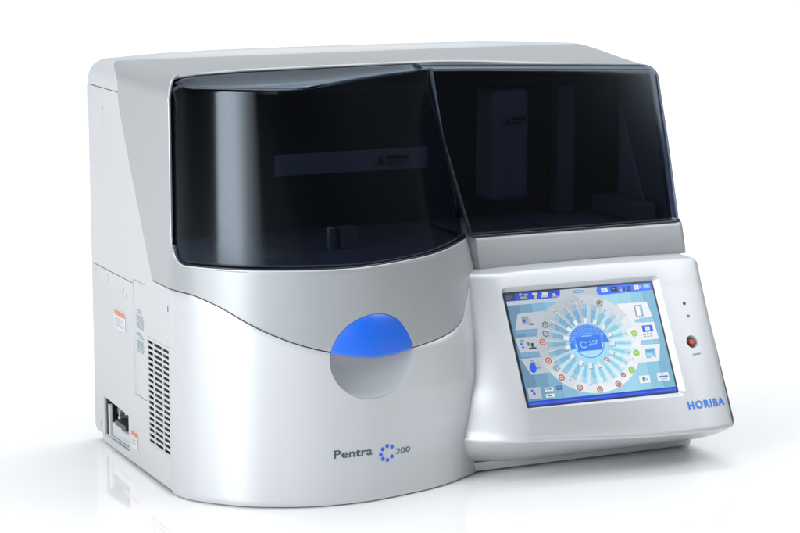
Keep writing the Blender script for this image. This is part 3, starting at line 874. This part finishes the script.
def wlabel(cx, y, cz, w, h, parent):
    mb = MB(); mb.box((cx-w/2,y-.0006,cz-h/2),(cx+w/2,y,cz+h/2)); a = mb.obj('warning_sticker', M['inner'], parent=parent)
    mb = MB(); t = h*.40; X = cx-w/2+h*.55
    mb.add([(X-t,y-.0010,cz-t*.8),(X+t,y-.0010,cz-t*.8),(X,y-.0010,cz+t*.95)], [(0,1,2)])
    mb.add([(cx-w*.16,y-.0010,cz+h*.05),(cx+w*.46,y-.0010,cz+h*.05),(cx+w*.46,y-.0010,cz+h*.40),(cx-w*.16,y-.0010,cz+h*.40)], [(0,1,2,3)])
    for i in range(2): mb.add([(cx-w*.16,y-.0010,cz-h*(.15+.18*i)),(cx+w*(.3+.1*i),y-.0010,cz-h*(.15+.18*i)),(cx+w*(.3+.1*i),y-.0010,cz-h*(.07+.18*i)),(cx-w*.16,y-.0010,cz-h*(.07+.18*i))], [(0,1,2,3)])
    mb.obj('warning_print', M['black'], parent=a)
wlabel(.332,.0445,.411,.052,.017,br)
mb = MB(); mb.box((.240,.0,.3045),(.262,.02,.332)); mb.obj('cuvette_block', M['innerlight'], bevel=.001)
mb = MB(); mb.cyl((.2250,.006,.3045),(0,0,1),.0075,.029,24); mb.obj('wash_well', M['steel'], smooth=30, bevel=.001)
mb = MB(); mb.cyl((.105,-.055,.3045),(0,0,1),.034,.010,48); mb.cyl((.105,-.055,.3145),(0,0,1),.030,.004,48,0,.026); mb.obj('reagent_lid', M['innerlight'], smooth=30)
mb = MB(); mb.box((.515,.105,.335),(.573,.165,.492)); col_ = mb.obj('probe_column', M['innerlight'], bevel=.010, seg=4)
wlabel(.548,.1040,.447,.036,.013,col_)
mb = MB(); mb.box((.640,.145,.306),(.668,.168,.49)); mb.obj('support_post', M['inner'], bevel=.002)
mb = MB(); mb.box((.70,.03,.306),(.735,.15,.330)); mb.box((.56,.02,.3052),(.66,.075,.3085)); mb.obj('sample_tray', M['inner'], bevel=.002)

# ------------------------------------------------------------------ studio floor and backdrop
def studio():
    mb = MB()
    X0, X1 = -7, 9; Y0, Y1 = -5.5, 4.2; rr = .8; H = 1.0
    prof_ = [(Y0, 0)]+[(Y0+(Y1-Y0)*k/10, 0) for k in range(1, 11)]+[(Y1+rr*math.sin(a), rr-rr*math.cos(a)) for a in np.linspace(.05, math.pi/2, 24)]+[(Y1+rr, H)]
    n = len(prof_)
    v = [(X0, y, z) for y, z in prof_]+[(X1, y, z) for y, z in prof_]
    mb.add(v, [(i, n+i, n+i+1, i+1) for i in range(n-1)])
    o = mb.obj('floor', M['floor'], parent=None, smooth=60)
    o['kind'] = 'structure'
    return o
fm = mat('glossy_white_acrylic', (.82,.822,.826), .045, 0, 0, spec=.5, var=(.7,.004))
fm.node_tree.nodes['Principled BSDF'].inputs['IOR'].default_value = 1.95
M['floor'] = fm
studio()

# ------------------------------------------------------------------ lamps
def area(name, loc, target, sx, sy, power, color=(1,1,1), spread=180):
    l = bpy.data.lights.new(name, 'AREA'); l.shape = 'RECTANGLE'; l.size = sx; l.size_y = sy; l.energy = power; l.color = color
    l.spread = R(spread)
    o = bpy.data.objects.new(name, l); COL.objects.link(o); o.location = loc
    d = Vector(target)-Vector(loc); o.rotation_euler = d.to_track_quat('-Z', 'Y').to_euler()
    return o
T = (.35, 0, .25)
key = area('key_softbox', (-1.43,-1.17,.92), (.07,-.1,.92), 1.45, 1.84, 80, (.97,.985,1))
# a softbox with its tube near the rear edge: bright there, fading towards the front edge
kl = key.data; kl.use_nodes = True; kn = kl.node_tree; ke = kn.nodes['Emission']
kg = kn.nodes.new('ShaderNodeNewGeometry'); ks = kn.nodes.new('ShaderNodeSeparateXYZ'); kr = kn.nodes.new('ShaderNodeValToRGB')
kr.color_ramp.interpolation = 'B_SPLINE'
els = kr.color_ramp.elements
els[0].position = 0; els[0].color = (.85,.85,.85,1); els[1].position = 1; els[1].color = (.03,.03,.03,1)
for p_, c_ in ((.15,1),(.48,1),(.66,.40),(.86,.15)):
    e_ = els.new(p_); e_.color = (c_,c_,c_,1)
kn.links.new(kg.outputs['Parametric'], ks.inputs[0]); kn.links.new(ks.outputs['X'], kr.inputs[0]); kn.links.new(kr.outputs[0], ke.inputs['Strength'])
area('front_softbox', (-.95,-5.2,1.7), (.2,-.1,.3), 2.8, 2.2, 17, (.86,.93,1))
area('top_softbox', (1.3,-.6,3.0), (.7,.0,0), 3.4, 3.2, 64, (.97,.985,1))
area('right_softbox', (2.0,-1.0,1.55), (.72,-.1,.15), 1.1, .9, 13, (.97,.985,1))
area('backdrop_light', (2.4,1.95,3.2), (2.45,3.0,0), 10, 3.4, 262, spread=138)

w_ = bpy.data.worlds.new('World'); scene.world = w_; w_.use_nodes = True
nt = w_.node_tree; bg = nt.nodes['Background']; bg.inputs[0].default_value = (.93,.965,1,1)
# dark behind the camera; rear glow added to lift floor and top reflections
tc = nt.nodes.new('ShaderNodeTexCoord'); sx_ = nt.nodes.new('ShaderNodeSeparateXYZ'); mr = nt.nodes.new('ShaderNodeMapRange')
mr.interpolation_type = 'SMOOTHSTEP'
mr.inputs['From Min'].default_value = .15; mr.inputs['From Max'].default_value = .9; mr.inputs['To Min'].default_value = .08; mr.inputs['To Max'].default_value = .36
nt.links.new(tc.outputs['Generated'], sx_.inputs[0]); nt.links.new(sx_.outputs['Y'], mr.inputs['Value']); nt.links.new(mr.outputs[0], bg.inputs['Strength'])

# ------------------------------------------------------------------ camera
cd = bpy.data.cameras.new('camera'); cd.lens = 103.05; cd.sensor_width = 36; cd.clip_end = 100; cd.clip_start = .05
cam = bpy.data.objects.new('camera', cd); COL.objects.link(cam)
cam.location = (-.9410,-2.7110,.8020); cam.rotation_euler = (R(80), 0, R(-25))
scene.camera = cam
scene.view_settings.view_transform = 'Standard'; scene.view_settings.look = 'None'
scene.view_settings.exposure = .17; scene.view_settings.gamma = 1
try:
    scene.cycles.transparent_max_bounces = 16; scene.cycles.max_bounces = 10
except Exception: pass
